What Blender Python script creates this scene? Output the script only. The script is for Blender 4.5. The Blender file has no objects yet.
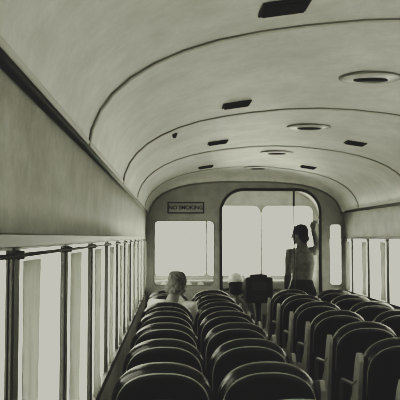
import bpy, bmesh, math, random
from mathutils import Vector, Matrix
random.seed(4)
S=bpy.context.scene
COL=S.collection
EYE=1.5
TINT=(1.0,1.0,0.975)
# ---------------------------------------------------------------- materials
def mat(name,g,rough=0.6,noise=0.0,scale=8.0,bump=0.0,metal=0.0,spec=0.5,tint=TINT,trans=0.0,stretch=(1,1,1),nrough=0.65):
    m=bpy.data.materials.new(name); m.use_nodes=True
    nt=m.node_tree; b=nt.nodes['Principled BSDF']
    col=(g*tint[0],g*tint[1],g*tint[2],1)
    b.inputs['Base Color'].default_value=col
    b.inputs['Roughness'].default_value=rough
    b.inputs['Metallic'].default_value=metal
    b.inputs['Specular IOR Level'].default_value=spec
    if noise>0 or bump>0:
        tc=nt.nodes.new('ShaderNodeTexCoord'); mp=nt.nodes.new('ShaderNodeMapping')
        mp.inputs['Scale'].default_value=stretch
        nt.links.new(tc.outputs['Object'],mp.inputs['Vector'])
        n=nt.nodes.new('ShaderNodeTexNoise'); n.inputs['Scale'].default_value=scale
        n.inputs['Detail'].default_value=10; n.inputs['Roughness'].default_value=nrough
        nt.links.new(mp.outputs['Vector'],n.inputs['Vector'])
        if noise>0:
            r=nt.nodes.new('ShaderNodeValToRGB')
            r.color_ramp.elements[0].position=0.3; r.color_ramp.elements[1].position=0.7
            lo=max(0,g*(1-noise)); hi=min(1,g*(1+noise*0.6))
            r.color_ramp.elements[0].color=(lo*tint[0],lo*tint[1],lo*tint[2],1)
            r.color_ramp.elements[1].color=(hi*tint[0],hi*tint[1],hi*tint[2],1)
            nt.links.new(n.outputs['Fac'],r.inputs['Fac']); nt.links.new(r.outputs['Color'],b.inputs['Base Color'])
        if bump>0:
            bp=nt.nodes.new('ShaderNodeBump'); bp.inputs['Strength'].default_value=bump; bp.inputs['Distance'].default_value=0.01
            nt.links.new(n.outputs['Fac'],bp.inputs['Height']); nt.links.new(bp.outputs['Normal'],b.inputs['Normal'])
    if trans>0:
        out=nt.nodes['Material Output']
        tl=nt.nodes.new('ShaderNodeBsdfTranslucent'); tl.inputs['Color'].default_value=col
        mx=nt.nodes.new('ShaderNodeMixShader'); mx.inputs[0].default_value=trans
        nt.links.new(b.outputs[0],mx.inputs[1]); nt.links.new(tl.outputs[0],mx.inputs[2]); nt.links.new(mx.outputs[0],out.inputs['Surface'])
    return m
def glassmat():
    m=bpy.data.materials.new('window_glass'); m.use_nodes=True
    nt=m.node_tree; out=nt.nodes['Material Output']
    for n in list(nt.nodes):
        if n!=out: nt.nodes.remove(n)
    t=nt.nodes.new('ShaderNodeBsdfTransparent'); t.inputs['Color'].default_value=(0.97,0.97,0.96,1)
    g=nt.nodes.new('ShaderNodeBsdfGlossy'); g.inputs['Roughness'].default_value=0.05
    mx=nt.nodes.new('ShaderNodeMixShader'); mx.inputs[0].default_value=0.03
    nt.links.new(t.outputs[0],mx.inputs[1]); nt.links.new(g.outputs[0],mx.inputs[2]); nt.links.new(mx.outputs[0],out.inputs['Surface'])
    return m
M_CEIL=mat('ceiling_paint',0.80,0.45,0.24,3.0,0.25,nrough=0.8)
M_WALL=mat('wall_paint',0.52,0.5,0.28,5,0.2,nrough=0.8)
M_BULK=mat('bulkhead_paint',0.40,0.5,0.22,5,0.15,nrough=0.75)
M_TRIMD=mat('dark_trim_metal',0.03,0.4)
M_TRIML=mat('pale_trim_paint',0.70,0.4)
M_TRIMM=mat('grey_bead',0.24,0.4)
M_POST=mat('window_post_paint',0.07,0.5)
M_FLOOR=mat('linoleum',0.28,0.45,0.3,14,0.1)
M_LEATH=mat('black_leather',0.007,0.25,0.35,30,0.25,spec=0.5)
M_PIPE=mat('seat_piping_highlight',0.36,0.3)  # piping, kept pale so its colour doubles as the backs' rim highlight
M_ALU=mat('painted_side_panel',0.36,0.4,0.2,9)
M_STEEL=mat('dull_steel',0.25,0.35,metal=0.8)
M_CURT=mat('curtain_cloth',0.58,0.9,0.3,25,0.2,trans=0.45,stretch=(1,1,0.1))
M_BLACK=mat('black_enamel',0.008,0.4,spec=0.3)
M_VENT=mat('vent_grille',0.02,0.5,spec=0.3)
M_GLASS=glassmat()
M_OPAL=mat('opal_glass',0.72,0.25)
M_GROUND=mat('pale_road',0.85,0.9,0.05,0.4)
M_SKIN=mat('skin',0.17,0.5,0.1,30,tint=(1,0.98,0.95))
M_HAIRD=mat('dark_hair',0.012,0.6,0.3,80,0.4,spec=0.2)
M_HAIRL=mat('grey_hair',0.14,0.75,0.7,45,0.6,spec=0.2)
M_SHIRT=mat('pale_shirt',0.55,0.8,0.1,20,0.3)
M_SHIRTG=mat('grey_shirt',0.17,0.8,0.3,20,0.3,spec=0.2)
M_TROU=mat('dark_trousers',0.015,0.8,0.2,20,0.2,spec=0.2)
M_EYE=mat('eye_white',0.5,0.2); M_LIP=mat('lips',0.05,0.5)
# ---------------------------------------------------------------- mesh helpers
class MB:
    def __init__(s): s.bm=bmesh.new()
    def box(s,c,size,mi=0,bev=0.0,rot=None,seg=2):
        t=bmesh.new(); bmesh.ops.create_cube(t,size=1)
        for v in t.verts: v.co=Vector((v.co.x*size[0],v.co.y*size[1],v.co.z*size[2]))
        if bev>0: bmesh.ops.bevel(t,geom=t.edges[:],offset=bev,segments=seg,affect='EDGES',profile=0.5)
        mt=Matrix.Translation(Vector(c)) @ (rot.to_4x4() if rot else Matrix.Identity(4))
        s.add(t,mt,mi)
    def add(s,t,mt,mi,smooth=False):
        vm={}
        for v in t.verts: vm[v]=s.bm.verts.new(mt@v.co)
        for f in t.faces:
            try:
                nf=s.bm.faces.new([vm[v] for v in f.verts]); nf.material_index=mi; nf.smooth=smooth or f.smooth
            except ValueError: pass
        t.free()
    def ball(s,c,r,mi=0,n=20,rot=None):
        t=bmesh.new(); bmesh.ops.create_uvsphere(t,u_segments=n,v_segments=n//2+2,radius=1)
        mt=Matrix.Translation(Vector(c)) @ (rot.to_4x4() if rot else Matrix.Identity(4)) @ Matrix.Diagonal((r[0],r[1],r[2],1))
        s.add(t,mt,mi,True)
    def rings(s,rings,mi=0,closed=True,cap=True,smooth=True):
        vr=[[s.bm.verts.new(p) for p in r] for r in rings]
        n=len(vr[0])
        for a,b in zip(vr[:-1],vr[1:]):
            for i in range(n if closed else n-1):
                j=(i+1)%n
                f=s.bm.faces.new((a[i],a[j],b[j],b[i])); f.material_index=mi; f.smooth=smooth
        if cap:
            for r,rev in((vr[0],True),(vr[-1],False)):
                f=s.bm.faces.new(r[::-1] if rev else r); f.material_index=mi; f.smooth=False
        return vr
    def loft(s,pts,rad,side=(1,0,0),mi=0,n=14,round_=True):
        P=[Vector(p) for p in pts]; R=[(r,r) if not isinstance(r,(tuple,list)) else r for r in rad]
        T=[]
        for i in range(len(P)):
            t=(P[min(i+1,len(P)-1)]-P[max(i-1,0)]).normalized(); T.append(t)
        if round_:
            a=min(R[0]); b=min(R[-1])
            P=[P[0]-T[0]*a*0.9,P[0]-T[0]*a*0.6]+P+[P[-1]+T[-1]*b*0.6,P[-1]+T[-1]*b*0.9]
            R=[(R[0][0]*.35,R[0][1]*.35),(R[0][0]*.78,R[0][1]*.78)]+R+[(R[-1][0]*.78,R[-1][1]*.78),(R[-1][0]*.35,R[-1][1]*.35)]
            T=[T[0],T[0]]+T+[T[-1],T[-1]]
        rr=[];sd=Vector(side)
        for p,r,t in zip(P,R,T):
            if abs(t.dot(sd.normalized()))>0.97: sd=Vector((0,1,0)) if abs(t.y)<0.9 else Vector((0,0,1))
            u=(sd-t*sd.dot(t)).normalized(); v=t.cross(u)
            sd=u
            rr.append([p+u*math.cos(k*2*math.pi/n)*r[0]+v*math.sin(k*2*math.pi/n)*r[1] for k in range(n)])
        s.rings(rr,mi)
    def tube(s,pts,r,mi=0,n=8): s.loft(pts,[r]*len(pts),mi=mi,n=n,round_=False)
    def mesh(s,name,mats):
        bmesh.ops.recalc_face_normals(s.bm,faces=s.bm.faces[:])
        me=bpy.data.meshes.new(name); s.bm.to_mesh(me); s.bm.free()
        for m in mats: me.materials.append(m)
        return me
    def obj(s,name,mats,parent=None,loc=(0,0,0),rotz=0):
        o=bpy.data.objects.new(name,s.mesh(name,mats)); COL.objects.link(o)
        o.location=loc; o.rotation_euler[2]=rotz
        if parent: o.parent=parent
        return o
def empty(name,loc=(0,0,0),rotz=0):
    e=bpy.data.objects.new(name,None); COL.objects.link(e); e.location=loc; e.rotation_euler[2]=rotz; e.empty_display_size=0.1; return e
def fill(name,splines,y,thick,mats,parent=None):
    cu=bpy.data.curves.new(name+'_c','CURVE'); cu.dimensions='2D'; cu.fill_mode='BOTH'; cu.extrude=thick/2
    for pts in splines:
        sp=cu.splines.new('POLY'); sp.points.add(len(pts)-1)
        for p,q in zip(sp.points,pts): p.co=(q[0],q[1],0,1)
        sp.use_cyclic_u=True
    o=bpy.data.objects.new(name+'_tmp',cu); COL.objects.link(o)
    bpy.context.view_layer.update()
    me=bpy.data.meshes.new_from_object(o.evaluated_get(bpy.context.evaluated_depsgraph_get()))
    bpy.data.objects.remove(o); 
    me.name=name
    me.transform(Matrix.Rotation(math.pi/2,4,'X'))
    me.materials.clear()
    for m in mats: me.materials.append(m)
    ob=bpy.data.objects.new(name,me); COL.objects.link(ob); ob.location=(0,y,0)
    if parent: ob.parent=parent
    return ob
def rrect(x0,x1,z0,z1,rt,rb=0.03,n=8):
    P=[]
    for cx,cz,r,a0 in((x1-rt,z1-rt,rt,0),(x0+rt,z1-rt,rt,90),(x0+rb,z0+rb,rb,180),(x1-rb,z0+rb,rb,270)):
        for i in range(n+1):
            a=math.radians(a0+90*i/n); P.append((cx+r*math.cos(a),cz+r*math.sin(a)))
    return P
# ---------------------------------------------------------------- bus shell
HW=1.15; Y0=-1.7; YB=8.05; YF=9.45
half=[(1.14,1.79),(1.128,1.86),(1.10,1.925),(1.06,1.98),(1.0,2.035),(0.92,2.085),(0.82,2.13),(0.7,2.168),(0.56,2.198),(0.4,2.222),(0.2,2.243),(0,2.25)]
prof=[(-x,z) for x,z in half]+[(x,z) for x,z in half[-2::-1]]
def ceil_z(x):
    x=abs(x)
    for (xa,za),(xb,zb) in zip(half[:-1],half[1:]):
        if xb<=x<=xa: return za+(zb-za)*(xa-x)/(xa-xb)
    return 1.79
mb=MB()
ys=[Y0+ (YF-Y0)*i/40 for i in range(41)]
def off(p,d):
    c=Vector((0,1.2)); v=Vector(p)-c; v.normalize(); return (p[0]+v.x*d,p[1]+v.y*d)
loop=prof+[off(p,0.06) for p in prof[::-1]]
mb.rings([[Vector((p[0],y,p[1])) for p in loop] for y in ys],0)
ceiling=mb.obj('ceiling',[M_CEIL])
mb=MB(); mb.box((0,(Y0+YF)/2,-0.03),(2*HW,YF-Y0,0.06)); mb.obj('floor',[M_FLOOR])
posts=[1.34+0.64*i for i in range(-4,11)]
SILL=0.88; TOP=1.485; PW=0.05
BLANK_L=0.06   # added blank left panel ends here; it darkens the near ceiling
def wposts(sg): return [p for p in posts if p>(BLANK_L if sg<0 else Y0+0.1)]
def wall(sg,name):
    mb=MB(); xc=sg*(HW+0.03); xp=sg*(HW+0.008)
    mb.box((xc,(Y0+YF)/2,SILL/2),(0.06,YF-Y0,SILL))
    band=[(HW,TOP),(HW,1.6),(HW-0.004,1.70),(HW-0.01,1.79),(HW+0.05,1.81),(HW+0.06,TOP)]
    mb.rings([[Vector((sg*p[0],y,p[1])) for p in band] for y in (Y0,YF)],0)
    for p in wposts(sg): mb.box((xp,p,(SILL+TOP)/2),(0.016,PW,TOP-SILL),1)
    mb.box((xp,YB+0.0,(SILL+TOP)/2),(0.016,0.16,TOP-SILL))
    if sg<0: mb.box((xc,(Y0+BLANK_L)/2,(SILL+TOP)/2),(0.06,BLANK_L-Y0,TOP-SILL))  # unseen blank panel, added to block side light behind the camera
    else: mb.box((xc,Y0+0.03,(SILL+TOP)/2),(0.06,0.06,TOP-SILL))
    mb.box((xc,YF-0.04,(SILL+TOP)/2),(0.06,0.08,TOP-SILL))
    return mb.obj(name,[M_WALL,M_POST])
wall(-1,'wall_left'); wall(1,'wall_right')
wn=1
for sg in(-1,1):
    cells=[]
    prev=BLANK_L if sg<0 else Y0+0.06
    for p in wposts(sg):
        cells.append((prev,p-PW/2)); prev=p+PW/2
    cells.append((prev,YB-0.08)); cells.append((YB+0.08,YF-0.08))
    for a,b in cells:
        mb=MB(); xc=sg*(HW+0.008); w=0.010
        if b-a<0.08: continue
        mb.box((xc,(a+b)/2,SILL+w/2),(0.012,b-a,w),0); mb.box((xc,(a+b)/2,TOP-w/2),(0.012,b-a,w),0)
        mb.box((xc,a+w/2,(SILL+TOP)/2),(0.012,w,TOP-SILL-2*w),0); mb.box((xc,b-w/2,(SILL+TOP)/2),(0.012,w,TOP-SILL-2*w),0)
        mb.box((xc,(a+b)/2,(SILL+TOP)/2),(0.003,b-a-2*w,TOP-SILL-2*w),1)
        mb.obj('window_%d'%wn,[M_TRIMD,M_GLASS]); wn+=1
tn=1
for sg in(-1,1):
    mb=MB()
    pr=[(HW-0.012,1.777),(HW-0.021,1.783),(HW-0.024,1.792),(HW-0.020,1.800),(HW-0.014,1.804)]
    mb.rings([[Vector((sg*p[0],y,p[1])) for p in pr] for y in (Y0,YB-0.02)],0)  # lower bead coloured dark to stand in for the cornice shadow
    mb.rings([[Vector((sg*(p[0]+0.004),y,p[1]+0.024)) for p in pr] for y in (Y0,YB-0.02)],1)
    mb.obj('trim_%d'%tn,[M_TRIMD,M_TRIML]); tn+=1
    mb=MB()
    mb.box((sg*(HW-0.003),(Y0+YB)/2,TOP+0.008),(0.006,YB-Y0-0.05,0.026),0,0.002)
    mb.box((sg*(HW-0.006),(Y0+YB)/2,SILL-0.0),(0.012,YB-Y0-0.05,0.03),0,0.004)
    mb.obj('trim_%d'%tn,[M_TRIMD]); tn+=1
for y in(0.66,2.33,4.0,5.68,7.36):
    mb=MB()
    pts=[Vector((p[0]*0.998,y,p[1]-0.0005)) for p in prof]
    mb.loft(pts,[0.0045]*len(pts),side=(0,1,0),n=8,round_=False)
    pts2=[Vector((p[0]*0.997,y+0.024,p[1]-0.001)) for p in prof]
    mb.loft(pts2,[0.005]*len(pts2),side=(0,1,0),n=8,round_=False,mi=1)
    mb.obj('trim_%d'%tn,[M_TRIMM,M_TRIML]); tn+=1
section=[(-1.15,0),(1.15,0)]+[(1.15,1.6)]+[(-x,z) for x,z in prof]+[(-1.15,1.6)]
fill('wall_rear',[section,rrect(-0.55,0.55,1.05,1.65,0.12,0.08)],Y0-0.03,0.06,[M_WALL])  # unseen rear window sized small to dim the ceiling near the camera
mb=MB(); mb.box((0,Y0-0.03,1.35),(1.10,0.004,0.6),1)
mb.box((0,Y0-0.03,1.35),(0.04,0.03,0.6),0); mb.obj('window_%d'%wn,[M_TRIMD,M_GLASS]); wn+=1
# bulkhead
DX0,DX1,DT=-0.285,0.86,2.045
def inset(p,d):
    c=Vector((0,1.2)); v=Vector(p)-c; l=v.length; return (p[0]-v.x/l*d,p[1]-v.y/l*d)
fill('wall_bulkhead',[section,
    rrect(DX0,DX1,0.004,DT,0.26,0.004,10),
    rrect(-1.05,-0.37,0.95,1.68,0.05,0.05),
    rrect(0.97,1.11,0.95,1.65,0.04,0.04)],YB,0.05,[M_BULK])
mb=MB()
P=[Vector((p[0],YB-0.028,p[1])) for p in rrect(DX0,DX1,0.02,DT,0.26,0.004,10)]
seq=[Vector((DX1,YB-0.028,0.03))]+P[:22]+[Vector((DX0,YB-0.028,0.03))]
mb.loft(seq,[0.017]*len(seq),side=(0,1,0),n=8,round_=False,mi=0)
mb.obj('trim_%d'%tn,[M_TRIMD]); tn+=1
mb=MB()
for (a,b,c,d,r) in((-1.05,-0.37,0.95,1.68,0.05),(0.97,1.11,0.95,1.65,0.04)):
    P=[Vector((p[0],YB-0.026,p[1])) for p in rrect(a,b,c,d,r,r,6)]; P.append(P[0])
    mb.loft(P,[0.006]*len(P),side=(0,1,0),n=8,round_=False,mi=0)
    mb.box(((a+b)/2,YB,(c+d)/2),(b-a,0.004,d-c),1)
mb.obj('window_%d'%wn,[M_TRIMM,M_GLASS]); wn+=1
# coved header between ceiling and bulkhead
mb=MB()
def din(p): return 0.03+0.085*max(0,1-abs(p[0])/1.14)**0.5
rows=[]
for t in range(7):
    a=t/6*math.pi/2
    rows.append([Vector((inset(p,din(p)*(1-math.cos(a))+0.002)[0],YB-0.026-0.30*(1-math.sin(a)),inset(p,din(p)*(1-math.cos(a))+0.002)[1])) for p in prof])
mb.rings(rows,0,closed=False,cap=False)
P=[Vector((inset(p,din(p)+0.004)[0],YB-0.03,inset(p,din(p)+0.004)[1])) for p in prof]
mb.loft(P,[0.010]*len(P),side=(0,1,0),n=8,round_=False,mi=1)
mb.obj('trim_%d'%tn,[M_CEIL,M_TRIMM]); tn+=1
# front wall with windscreens
wsp=[(-1.07,-0.39),(-0.37,0.35),(0.37,1.07)]
fill('wall_front',[section]+[rrect(a,b,0.98,1.92,0.10,0.05) for a,b in wsp],YF+0.02,0.04,[M_WALL])
for a,b in wsp:
    mb=MB(); P=[Vector((p[0],YF-0.004,p[1])) for p in rrect(a,b,0.98,1.92,0.10,0.05,6)]; P.append(P[0])
    mb.loft(P,[0.004]*len(P),side=(0,1,0),n=8,round_=False,mi=0)
    mb.box(((a+b)/2,YF+0.02,1.45),(b-a,0.004,0.94),1)
    mb.obj('window_%d'%wn,[M_TRIMM,M_GLASS]); wn+=1
mb=MB(); mb.box((-0.2,YF-0.14,0.86),(1.8,0.24,0.14),0,0.04,seg=3)
for i in range(4):
    mb.loft([(-0.95+0.16*i,YF-0.265,0.87),(-0.95+0.16*i,YF-0.252,0.87)],[0.045,0.045],n=16,mi=1,round_=False)
mb.box((-0.2,YF-0.12,0.40),(1.7,0.2,0.80),0,0.02)
mb.obj('dashboard',[M_TRIMM,M_TRIML])
# ---------------------------------------------------------------- curtains
def curtain(sg,ya,yb):
    mb=MB(); n=48; amp=0.0045
    rows=[]
    zs=[1.455,1.40,1.25,1.1,0.98,0.90]
    ws=[1.0,0.98,0.92,0.84,0.88,0.95]
    ph=random.random()*3
    for z,w in zip(zs,ws):
        r=[]
        for i in range(n+1):
            t=i/n; y=ya+(yb-ya)*t*w
            x=sg*(HW-0.008)+math.sin(t*math.pi*2*4+ph+0.7*math.sin(z*4))*amp*sg
            r.append(Vector((x,y,z)))
        rows.append(r)
    mb.rings(rows,0,closed=False,cap=False)
    o=mb.obj('window_curtain',[M_CURT])
    m=o.modifiers.new('thick','SOLIDIFY'); m.thickness=0.0015
for sg in(-1,1):
    for p in wposts(sg):
        L=0.15+0.08*random.random()
        curtain(sg,p+0.03,p+0.03+L)
    mb=MB()
    mb.tube([(sg*(HW-0.010),Y0+0.03,1.466),(sg*(HW-0.010),YB-0.06,1.466)],0.005,0)
    for p in posts: mb.box((sg*(HW-0.007),p,1.466),(0.014,0.02,0.018),0,0.003)
    mb.obj('curtain_rod',[M_TRIMD])
# ---------------------------------------------------------------- ceiling vents and lamps
for y in(2.09,3.66,5.15,6.95,0.5):
    for sg in(-1,1):
        x=sg*0.515; z=ceil_z(x); a=sg*math.atan2(0.024,0.16)
        mb=MB()
        mb.box((0,0,-0.004),(0.15,0.12,0.008),0,0.002)
        mb.box((0,0,-0.009),(0.13,0.10,0.004),1)
        for k in range(5): mb.box((0,-0.04+0.02*k,-0.013),(0.13,0.005,0.005),0,rot=Matrix.Rotation(0.5,3,'X'))
        o=mb.obj('ceiling_vent',[M_VENT,M_BLACK],loc=(x,y,z-0.001)); o.rotation_euler=(0,a,0)
for y in(0.4,1.83,3.20,4.66,6.1,7.45):
    mb=MB(); n=40
    def ring(r,z,ry=None): return [Vector((r*math.cos(k*2*math.pi/n),(ry or r*0.8)*math.sin(k*2*math.pi/n),z)) for k in range(n)]
    mb.rings([ring(0.148,0.004),ring(0.148,-0.005),ring(0.145,-0.008),ring(0.140,-0.007)],0)
    mb.rings([ring(0.140,-0.004),ring(0.13,-0.009),ring(0.11,-0.012),ring(0.09,-0.013)],1)
    mb.rings([ring(0.082,-0.010,0.040),ring(0.08,-0.018,0.038),ring(0.06,-0.022,0.028),ring(0.03,-0.023,0.012)],2)
    mb.obj('ceiling_lamp',[M_TRIMM,M_OPAL,M_BLACK],loc=(0.07,y,2.246))
mb=MB(); zc=ceil_z(-0.84)
mb.loft([(0,0,0.0),(0,0,-0.008)],[0.018,0.014],n=16,mi=0); mb.ball((0,0,-0.014),(0.012,0.012,0.010),0)
mb.obj('bell_push',[M_BLACK],loc=(-0.84,4.2,zc-0.002))
# ---------------------------------------------------------------- seats
def seat_mesh(name,sg):
    mb=MB()
    tilt=Matrix.Rotation(math.radians(11),4,'X')
    def outline(hw,h0,h1):
        P=[]
        n=26;e=2.0/2.4
        for i in range(n+1):
            t=math.pi*i/n; c=math.cos(t); s_=math.sin(t)
            P.append(((abs(c)**e)*hw*(1 if c>=0 else -1), h0+(abs(s_)**e)*(h1-h0)))
        P+=[(-hw,h0*0.66),(-hw,h0*0.33),(-hw+0.02,0.0),(-hw/2,0),(0,0),(hw/2,0),(hw-0.02,0.0),(hw,h0*0.33),(hw,h0*0.66)]
        return P
    base=Vector((0,-0.16,0.41))
    for cx in(-0.235,0.235):
        O=outline(0.226,0.34,0.535); c=Vector((0,0.27))
        def ring(ins,y):
            R=[]
            for p in O:
                d=(Vector(p)-c); l=d.length; q=c+d*(1-ins/l)
                v=tilt@Vector((q.x,y,q.y)); R.append(v+base+Vector((cx,0,0)))
            return R
        mb.rings([ring(0.16,-0.040),ring(0.06,-0.048),ring(0.03,-0.046),ring(0.012,-0.036),ring(0.0,-0.015),ring(-0.003,0.015),ring(0.004,0.04),ring(0.02,0.06),ring(0.06,0.075),ring(0.12,0.078)],0)
        for ins,y,r in((0.020,-0.044,0.0032),(0.004,0.045,0.003)):
            R=ring(ins,y)[:28]
            mb.loft(R,[r]*len(R),side=(0,1,0),n=6,round_=False,mi=1)
        mb.box((cx,0.08,0.40),(0.46,0.46,0.13),0,0.045,seg=3)
    mb.box((0,0.06,0.315),(0.90,0.40,0.04),3,0.005)
    for x in(-0.36,0.30):
        mb.loft([(x,-0.10,0.30),(x,-0.12,0.012)],[0.017,0.017],n=10,mi=3,round_=False)
        mb.loft([(x,0.20,0.30),(x,0.24,0.012)],[0.017,0.017],n=10,mi=3,round_=False)
        mb.box((x,0.06,0.008),(0.05,0.44,0.014),3,0.003)
    xs=-sg*0.474
    pl=[(-0.20,0.26),(0.26,0.26),(0.30,0.32),(0.30,0.43),(0.24,0.47),(0.02,0.49),(-0.09,0.60),(-0.165,0.80),(-0.20,0.855),(-0.255,0.86),(-0.275,0.82),(-0.20,0.45)]
    mb.rings([[Vector((xs-0.011,y,z)) for y,z in pl],[Vector((xs+0.011,y,z)) for y,z in pl]],2,smooth=False)
    ar=[(xs,-0.20,0.70),(xs,-0.10,0.655),(xs,0.05,0.645),(xs,0.16,0.635),(xs,0.20,0.60),(xs,0.20,0.45)]
    mb.loft(ar,[0.014]*6,n=8,mi=3)
    return mb.mesh(name,[M_LEATH,M_PIPE,M_ALU,M_STEEL])
ml=seat_mesh('bus_seat_left_mesh',-1); mr=seat_mesh('bus_seat_right_mesh',1)
for k in range(-2,7):
    for me,x in((ml,-0.660),(mr,0.660)):
        o=bpy.data.objects.new('bus_seat',me); COL.objects.link(o)
        o.location=(x,3.12+0.73*k+0.26-(0.07 if k==6 else 0),0)
# ---------------------------------------------------------------- people
def remesh(o,v,sm=6):
    m=o.modifiers.new('rm','REMESH'); m.mode='VOXEL'; m.voxel_size=v; m.use_smooth_shade=True
    s=o.modifiers.new('sm','SMOOTH'); s.iterations=sm; s.factor=0.5
def head(parent,c,yaw,pitch,hairmat,hat=None):
    e=bpy.data.objects.new('head',None); COL.objects.link(e); e.parent=parent; e.location=c
    e.rotation_euler=(pitch,0,yaw); e.empty_display_size=0.05
    mb=MB()
    mb.ball((0,-0.005,0.02),(0.074,0.094,0.098)); mb.ball((0,0.028,-0.045),(0.054,0.062,0.066)); mb.ball((0,0.055,-0.085),(0.027,0.028,0.022))
    mb.loft([(0,0.088,0.012),(0,0.103,-0.012),(0,0.108,-0.028)],[(0.008,0.008),(0.011,0.010),(0.015,0.010)])
    for s_ in(-1,1):
        mb.ball((s_*0.076,-0.008,-0.008),(0.010,0.019,0.032)); mb.ball((s_*0.03,0.082,0.018),(0.024,0.010,0.007)); mb.ball((s_*0.042,0.055,-0.025),(0.022,0.026,0.020))
    mb.loft([(0,-0.018,-0.05),(0,-0.025,-0.11),(0,-0.035,-0.165)],[0.052,0.053,0.06])
    o=mb.obj('face',[M_SKIN],e); remesh(o,0.005,4)
    mb=MB()
    for s_ in(-1,1):
        mb.ball((s_*0.03,0.083,0.002),(0.012,0.008,0.007),0); mb.ball((s_*0.03,0.090,0.002),(0.005,0.003,0.005),1)
        mb.loft([(s_*0.016,0.094,0.022),(s_*0.045,0.082,0.022)],[0.004,0.003],mi=1,side=(0,0,1))
    mb.loft([(-0.022,0.083,-0.058),(0,0.092,-0.056),(0.022,0.083,-0.058)],[0.004,0.006,0.004],mi=2,side=(0,0,1))
    mb.obj('eyes_and_mouth',[M_EYE,M_BLACK,M_LIP],e)
    mb=MB(); mb.ball((0,-0.022,0.040),(0.086,0.097,0.094)); mb.ball((0,-0.052,-0.025),(0.072,0.060,0.095))
    for s_ in(-1,1):
        mb.ball((s_*0.070,-0.02,0.015),(0.016,0.038,0.045)); mb.ball((s_*0.04,-0.04,0.08),(0.045,0.06,0.045)); mb.ball((s_*0.05,-0.065,-0.05),(0.03,0.04,0.05))
    o=mb.obj('hair',[hairmat],e); remesh(o,0.007,5)
    if hat:
        mb=MB(); mb.ball((0,-0.012,0.085),(0.097,0.112,0.052)); mb.loft([(0,-0.01,0.055),(0,-0.01,0.085)],[(0.09,0.105),(0.094,0.11)],n=24)
        mb.ball((0,0.085,0.058),(0.068,0.060,0.010))
        o=mb.obj('cap',[hat],e); remesh(o,0.007,2)
def hand(parent,w,d,nrm,thumb=1,curl=0.5,name='hand'):
    w=Vector(w); d=Vector(d).normalized(); nrm=Vector(nrm); nrm=(nrm-d*nrm.dot(d)).normalized(); sd=d.cross(nrm)*thumb
    mb=MB()
    mb.loft([w-d*0.03,w,w+d*0.03,w+d*0.07,w+d*0.088],[(0.026,0.020),(0.028,0.018),(0.036,0.016),(0.041,0.014),(0.039,0.011)],side=sd)
    for i,(o,L) in enumerate(((0.031,0.072),(0.011,0.082),(-0.010,0.076),(-0.030,0.058))):
        p=w+d*(0.084-abs(o)*0.15)+sd*o; dd=(d+sd*o*2).normalized(); ang=0
        pts=[p-dd*0.01,p]
        for f,fr in enumerate((0.45,0.31,0.24)):
            ang+=curl*(0.8,1.0,0.7)[f]*(1+0.06*i)
            q=dd*math.cos(ang)+nrm*math.sin(ang); p=p+q*L*fr; pts.append(p)
        mb.loft(pts,[0.0095,0.0092,0.0085,0.0078,0.0068],side=sd,n=10)
    p=w+d*0.025+sd*0.026; t1=(d*0.6+sd*0.75+nrm*0.25).normalized(); t2=(d*0.8+sd*0.3+nrm*0.55*min(1.5,curl+0.3)).normalized()
    mb.loft([p,p+t1*0.035,p+t1*0.038+t2*0.03,p+t1*0.038+t2*0.055],[0.013,0.011,0.0095,0.008],side=nrm,n=10)
    o=mb.obj(name,[M_SKIN],parent); remesh(o,0.0035,2)
def foot(mb,a,fwd):
    a=Vector(a); f=Vector(fwd).normalized()
    mb.loft([a+Vector((0,0,-0.02))-f*0.04,a+f*0.04+Vector((0,0,-0.035)),a+f*0.11+Vector((0,0,-0.05)),a+f*0.17+Vector((0,0,-0.055))],[(0.038,0.045),(0.042,0.04),(0.048,0.03),(0.036,0.024)],side=f.cross(Vector((0,0,1))))
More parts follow.
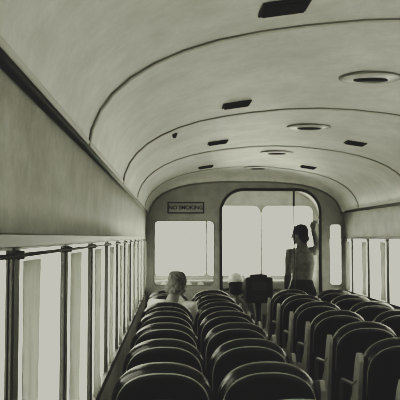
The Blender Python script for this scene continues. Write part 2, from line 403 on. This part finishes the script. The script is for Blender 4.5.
def person(name,loc,rotz,pose,shirt,trou,hair,hat=None,hyaw=0,hpitch=0):
    E=empty(name,loc,rotz)
    p={k:(Vector(v) if not isinstance(v,(int,float)) else v) for k,v in pose.items()}
    hip,chest,neck=p['hip'],p['chest'],p['neck']; W=p.get('w',1.0)
    mb=MB()
    sp=[hip+Vector((0,0,-0.02)),hip.lerp(chest,0.3),hip.lerp(chest,0.65),chest,chest.lerp(neck,0.45),chest.lerp(neck,0.8),neck]
    rr=[(0.158,0.115),(0.14,0.105),(0.148,0.11),(0.168,0.118),(0.162,0.105),(0.115,0.08),(0.062,0.060)]
    mb.loft(sp,[(a*W,b) for a,b in rr],n=24)
    for s_ in('l','r'):
        sh,el,wr=p['sh_'+s_],p['el_'+s_],p['wr_'+s_]
        inn=sh.lerp(chest.lerp(neck,0.6),0.45)
        mb.loft([inn,sh,sh.lerp(el,0.3),sh.lerp(el,0.75),el,el.lerp(wr,0.3),wr],[0.060,0.060,0.054,0.045,0.043,0.042,0.030],side=(0.3,1,0.2))
    mb.loft([neck+Vector((0,0,-0.01)),neck+Vector((0,0.004,0.02))],[(0.064,0.062),(0.058,0.058)],n=20)
    o=mb.obj('shirt',[shirt],E); remesh(o,0.009,5)
    mb=MB()
    mb.loft([hip+Vector((0,0,0.06)),hip,hip+Vector((0,0,-0.09))],[(0.152*W,0.116),(0.165*W,0.124),(0.155*W,0.115)],n=24)
    for s_ in('l','r'):
        h=hip+Vector((0.09*(1 if s_=='r' else -1),0,-0.05)); kn,an=p['kn_'+s_],p['an_'+s_]
        mb.loft([h,h.lerp(kn,0.35),kn,kn.lerp(an,0.35),an+Vector((0,0,0.03))],[0.090,0.082,0.062,0.058,0.045],side=(1,0,0))
    o=mb.obj('trousers',[trou],E); remesh(o,0.011,5)
    mb=MB()
    for s_ in('l','r'): foot(mb,p['an_'+s_]+Vector((0,0,-0.005)),(0.12 if s_=='r' else -0.12,1,0))
    o=mb.obj('shoes',[M_BLACK],E); remesh(o,0.007,2)
    head(E,neck+Vector((0,0.035,0.150)),hyaw,hpitch,hair,hat)
    for s_ in('l','r'):
        d=p.get('hd_'+s_,p['wr_'+s_]-p['el_'+s_]); n_=p.get('hn_'+s_,Vector((0,0,-1)))
        hand(E,p['wr_'+s_],d,n_,-1 if s_=='l' else 1,p.get('curl_'+s_,0.35),'hand_'+s_)
    return E
def seated(hz,slump=0.0):
    return dict(hip=(0,0.0+slump,hz),chest=(0,-0.04+slump*0.5,hz+0.28-slump*0.2),neck=(0,0.0+slump*0.4,hz+0.44-slump*0.4),
      sh_l=(-0.175,-0.02+slump*.4,hz+0.365-slump*0.4),sh_r=(0.175,-0.02+slump*.4,hz+0.365-slump*0.4),
      el_l=(-0.205,0.04,hz+0.10),el_r=(0.205,0.04,hz+0.10),
      wr_l=(-0.12,0.24,hz+0.085),wr_r=(0.12,0.24,hz+0.085),
      hd_l=(0.1,1,-0.15),hd_r=(-0.1,1,-0.15),hn_l=(0,0,-1),hn_r=(0,0,-1),
      kn_l=(-0.10,0.42,hz-0.02),kn_r=(0.10,0.42,hz-0.02),
      an_l=(-0.10,0.42,0.085),an_r=(0.10,0.42,0.085))
pp=seated(0.535,0.12)
pp['sh_l']=(-0.19,0.03,0.895); pp['sh_r']=(0.17,0.03,0.875); pp['neck']=(0.03,0.07,0.905)
person('seated_passenger',(-0.84,6.33,0),-0.10,pp,M_SHIRT,M_TROU,M_HAIRL,None,hyaw=-0.45,hpitch=-0.40)
DS=(-0.055,8.70)
mb=MB()
mb.box((0,0.05,0.17),(0.42,0.42,0.10),0,0.04,seg=3)
mb.box((0,-0.17,0.38),(0.40,0.08,0.40),0,0.035,seg=3)
mb.loft([(0,0.05,0.13),(0,0.05,0.03)],[0.04,0.04],n=12,mi=1,round_=False); mb.box((0,0.05,0.012),(0.26,0.26,0.024),1,0.005)
mb.obj('cab_seat',[M_LEATH,M_STEEL],loc=(DS[0],DS[1],0))
sd=seated(0.30); sd['wr_l']=(-0.15,0.22,0.56); sd['wr_r']=(0.15,0.22,0.56); sd['hd_l']=(0.1,1,0.3); sd['hd_r']=(-0.1,1,0.3)
sd['kn_l']=(-0.12,0.34,0.40); sd['kn_r']=(0.12,0.34,0.40); sd['an_l']=(-0.12,0.29,0.085); sd['an_r']=(0.12,0.29,0.085); sd['curl_l']=0.8; sd['curl_r']=0.8
person('bus_driver',(DS[0],DS[1]-0.01,0),0,sd,M_SHIRTG,M_TROU,M_HAIRD,M_SHIRT)
mb=MB(); R=[Vector((0.19*math.cos(a*math.pi/16),0.19*math.sin(a*math.pi/16)*0.35+0,0.19*math.sin(a*math.pi/16)*0.93)) for a in range(33)]
mb.loft(R,[0.012]*33,side=(0,1,0),n=8,round_=False)
for a in(0.5,2.6,4.7): mb.tube([(0,0,0),(0.19*math.cos(a),0.19*math.sin(a)*0.35,0.19*math.sin(a)*0.93)],0.008)
mb.tube([(0,0,0),(0,0.11,-0.07)],0.018)
mb.obj('steering_wheel',[M_BLACK],loc=(DS[0],DS[1]+0.36,0.66))
st=dict(hip=(0,0,0.91),chest=(0.01,0.0,1.19),neck=(0.0,0.02,1.375),w=0.9,
  sh_l=(-0.165,0.01,1.315),sh_r=(0.165,0.01,1.335),
  el_l=(-0.20,-0.02,1.07),wr_l=(-0.15,0.12,0.90),
  el_r=(0.27,0.05,1.34),wr_r=(0.165,0.02,1.575),
  hd_l=(0.05,0.4,-1),hn_l=(1,0,0),hd_r=(-0.05,-0.15,1),hn_r=(0.9,0.3,0),curl_l=0.4,curl_r=0.75,
  kn_l=(-0.10,0.03,0.49),kn_r=(0.10,0.02,0.49),an_l=(-0.11,-0.01,0.085),an_r=(0.11,-0.01,0.085))
person('standing_man',(0.70,8.30,0),0.35,st,M_SHIRTG,M_TROU,M_HAIRD,None,hyaw=0.7,hpitch=-0.12)
mb=MB(); mb.tube([(0,0,0.0),(0,0,2.043)],0.011,0,12); mb.loft([(0,0,0.002),(0,0,0.02)],[0.035,0.028],n=16,round_=False)
mb.obj('stanchion_pole',[M_TRIMD],loc=(0.565,8.07,0.0))
# fare box
mb=MB()
mb.box((0,0,0.885),(0.32,0.24,0.30),0,0.025,seg=3); mb.box((0,0,1.045),(0.20,0.16,0.04),0,0.012); mb.box((0,-0.02,1.067),(0.09,0.012,0.006),1)
mb.box((0,-0.122,0.93),(0.16,0.008,0.09),1,0.002); mb.box((0,-0.124,0.80),(0.10,0.008,0.05),1,0.002)
mb.loft([(0,0,0.73),(0,0,0.03)],[0.035,0.035],n=14,mi=0,round_=False); mb.box((0,0,0.013),(0.22,0.22,0.026),0,0.006)
mb.obj('fare_box',[M_BLACK,M_TRIMD,M_STEEL],loc=(0.165,8.24,0))
E=empty('notice_sign',(-0.69,YB-0.03,1.835))
mb=MB(); mb.box((0,0,0),(0.42,0.008,0.13),0,0.003); mb.box((0,-0.005,0),(0.395,0.004,0.105),1); mb.obj('plate',[M_TRIMD,M_BULK],E)
cu=bpy.data.curves.new('lettering','FONT'); cu.body='NO SMOKING'; cu.size=0.062; cu.align_x='CENTER'; cu.align_y='CENTER'; cu.extrude=0.001; cu.offset=0.001
t=bpy.data.objects.new('lettering',cu); COL.objects.link(t); t.parent=E; t.location=(0,-0.0085,0); t.rotation_euler=(math.pi/2,0,0); cu.materials.append(M_TRIMD)
# ---------------------------------------------------------------- outdoors
mb=MB(); mb.box((0,0,-0.85),(300,300,0.1)); mb.obj('ground',[M_GROUND])
w=bpy.data.worlds.new('sky'); S.world=w; w.use_nodes=True
bg=w.node_tree.nodes['Background']; bg.inputs['Color'].default_value=(1.0,1.0,0.965,1); bg.inputs['Strength'].default_value=7.8
# ---------------------------------------------------------------- camera
cam=bpy.data.cameras.new('camera'); co=bpy.data.objects.new('camera',cam); COL.objects.link(co)
cam.sensor_width=36; cam.lens=63; cam.clip_start=0.02; cam.clip_end=500
co.location=(-0.86,0,EYE)
yaw=math.atan(29/700); pit=math.atan(37/700)
co.rotation_euler=(math.pi/2+pit,0,-yaw)
S.camera=co
vs=S.view_settings; vs.view_transform='Standard'; vs.use_curve_mapping=True
cm=vs.curve_mapping; cm.extend='HORIZONTAL'
cv=cm.curves[3]
cv.points[0].location=(0,0.011); cv.points[1].location=(1,0.54)
cv.points.new(0.12,0.032); cv.points.new(0.5,0.28)
for p in cv.points: p.handle_type='AUTO_CLAMPED'
cm.curves[2].points[1].location=(1,0.885)
cm.update()
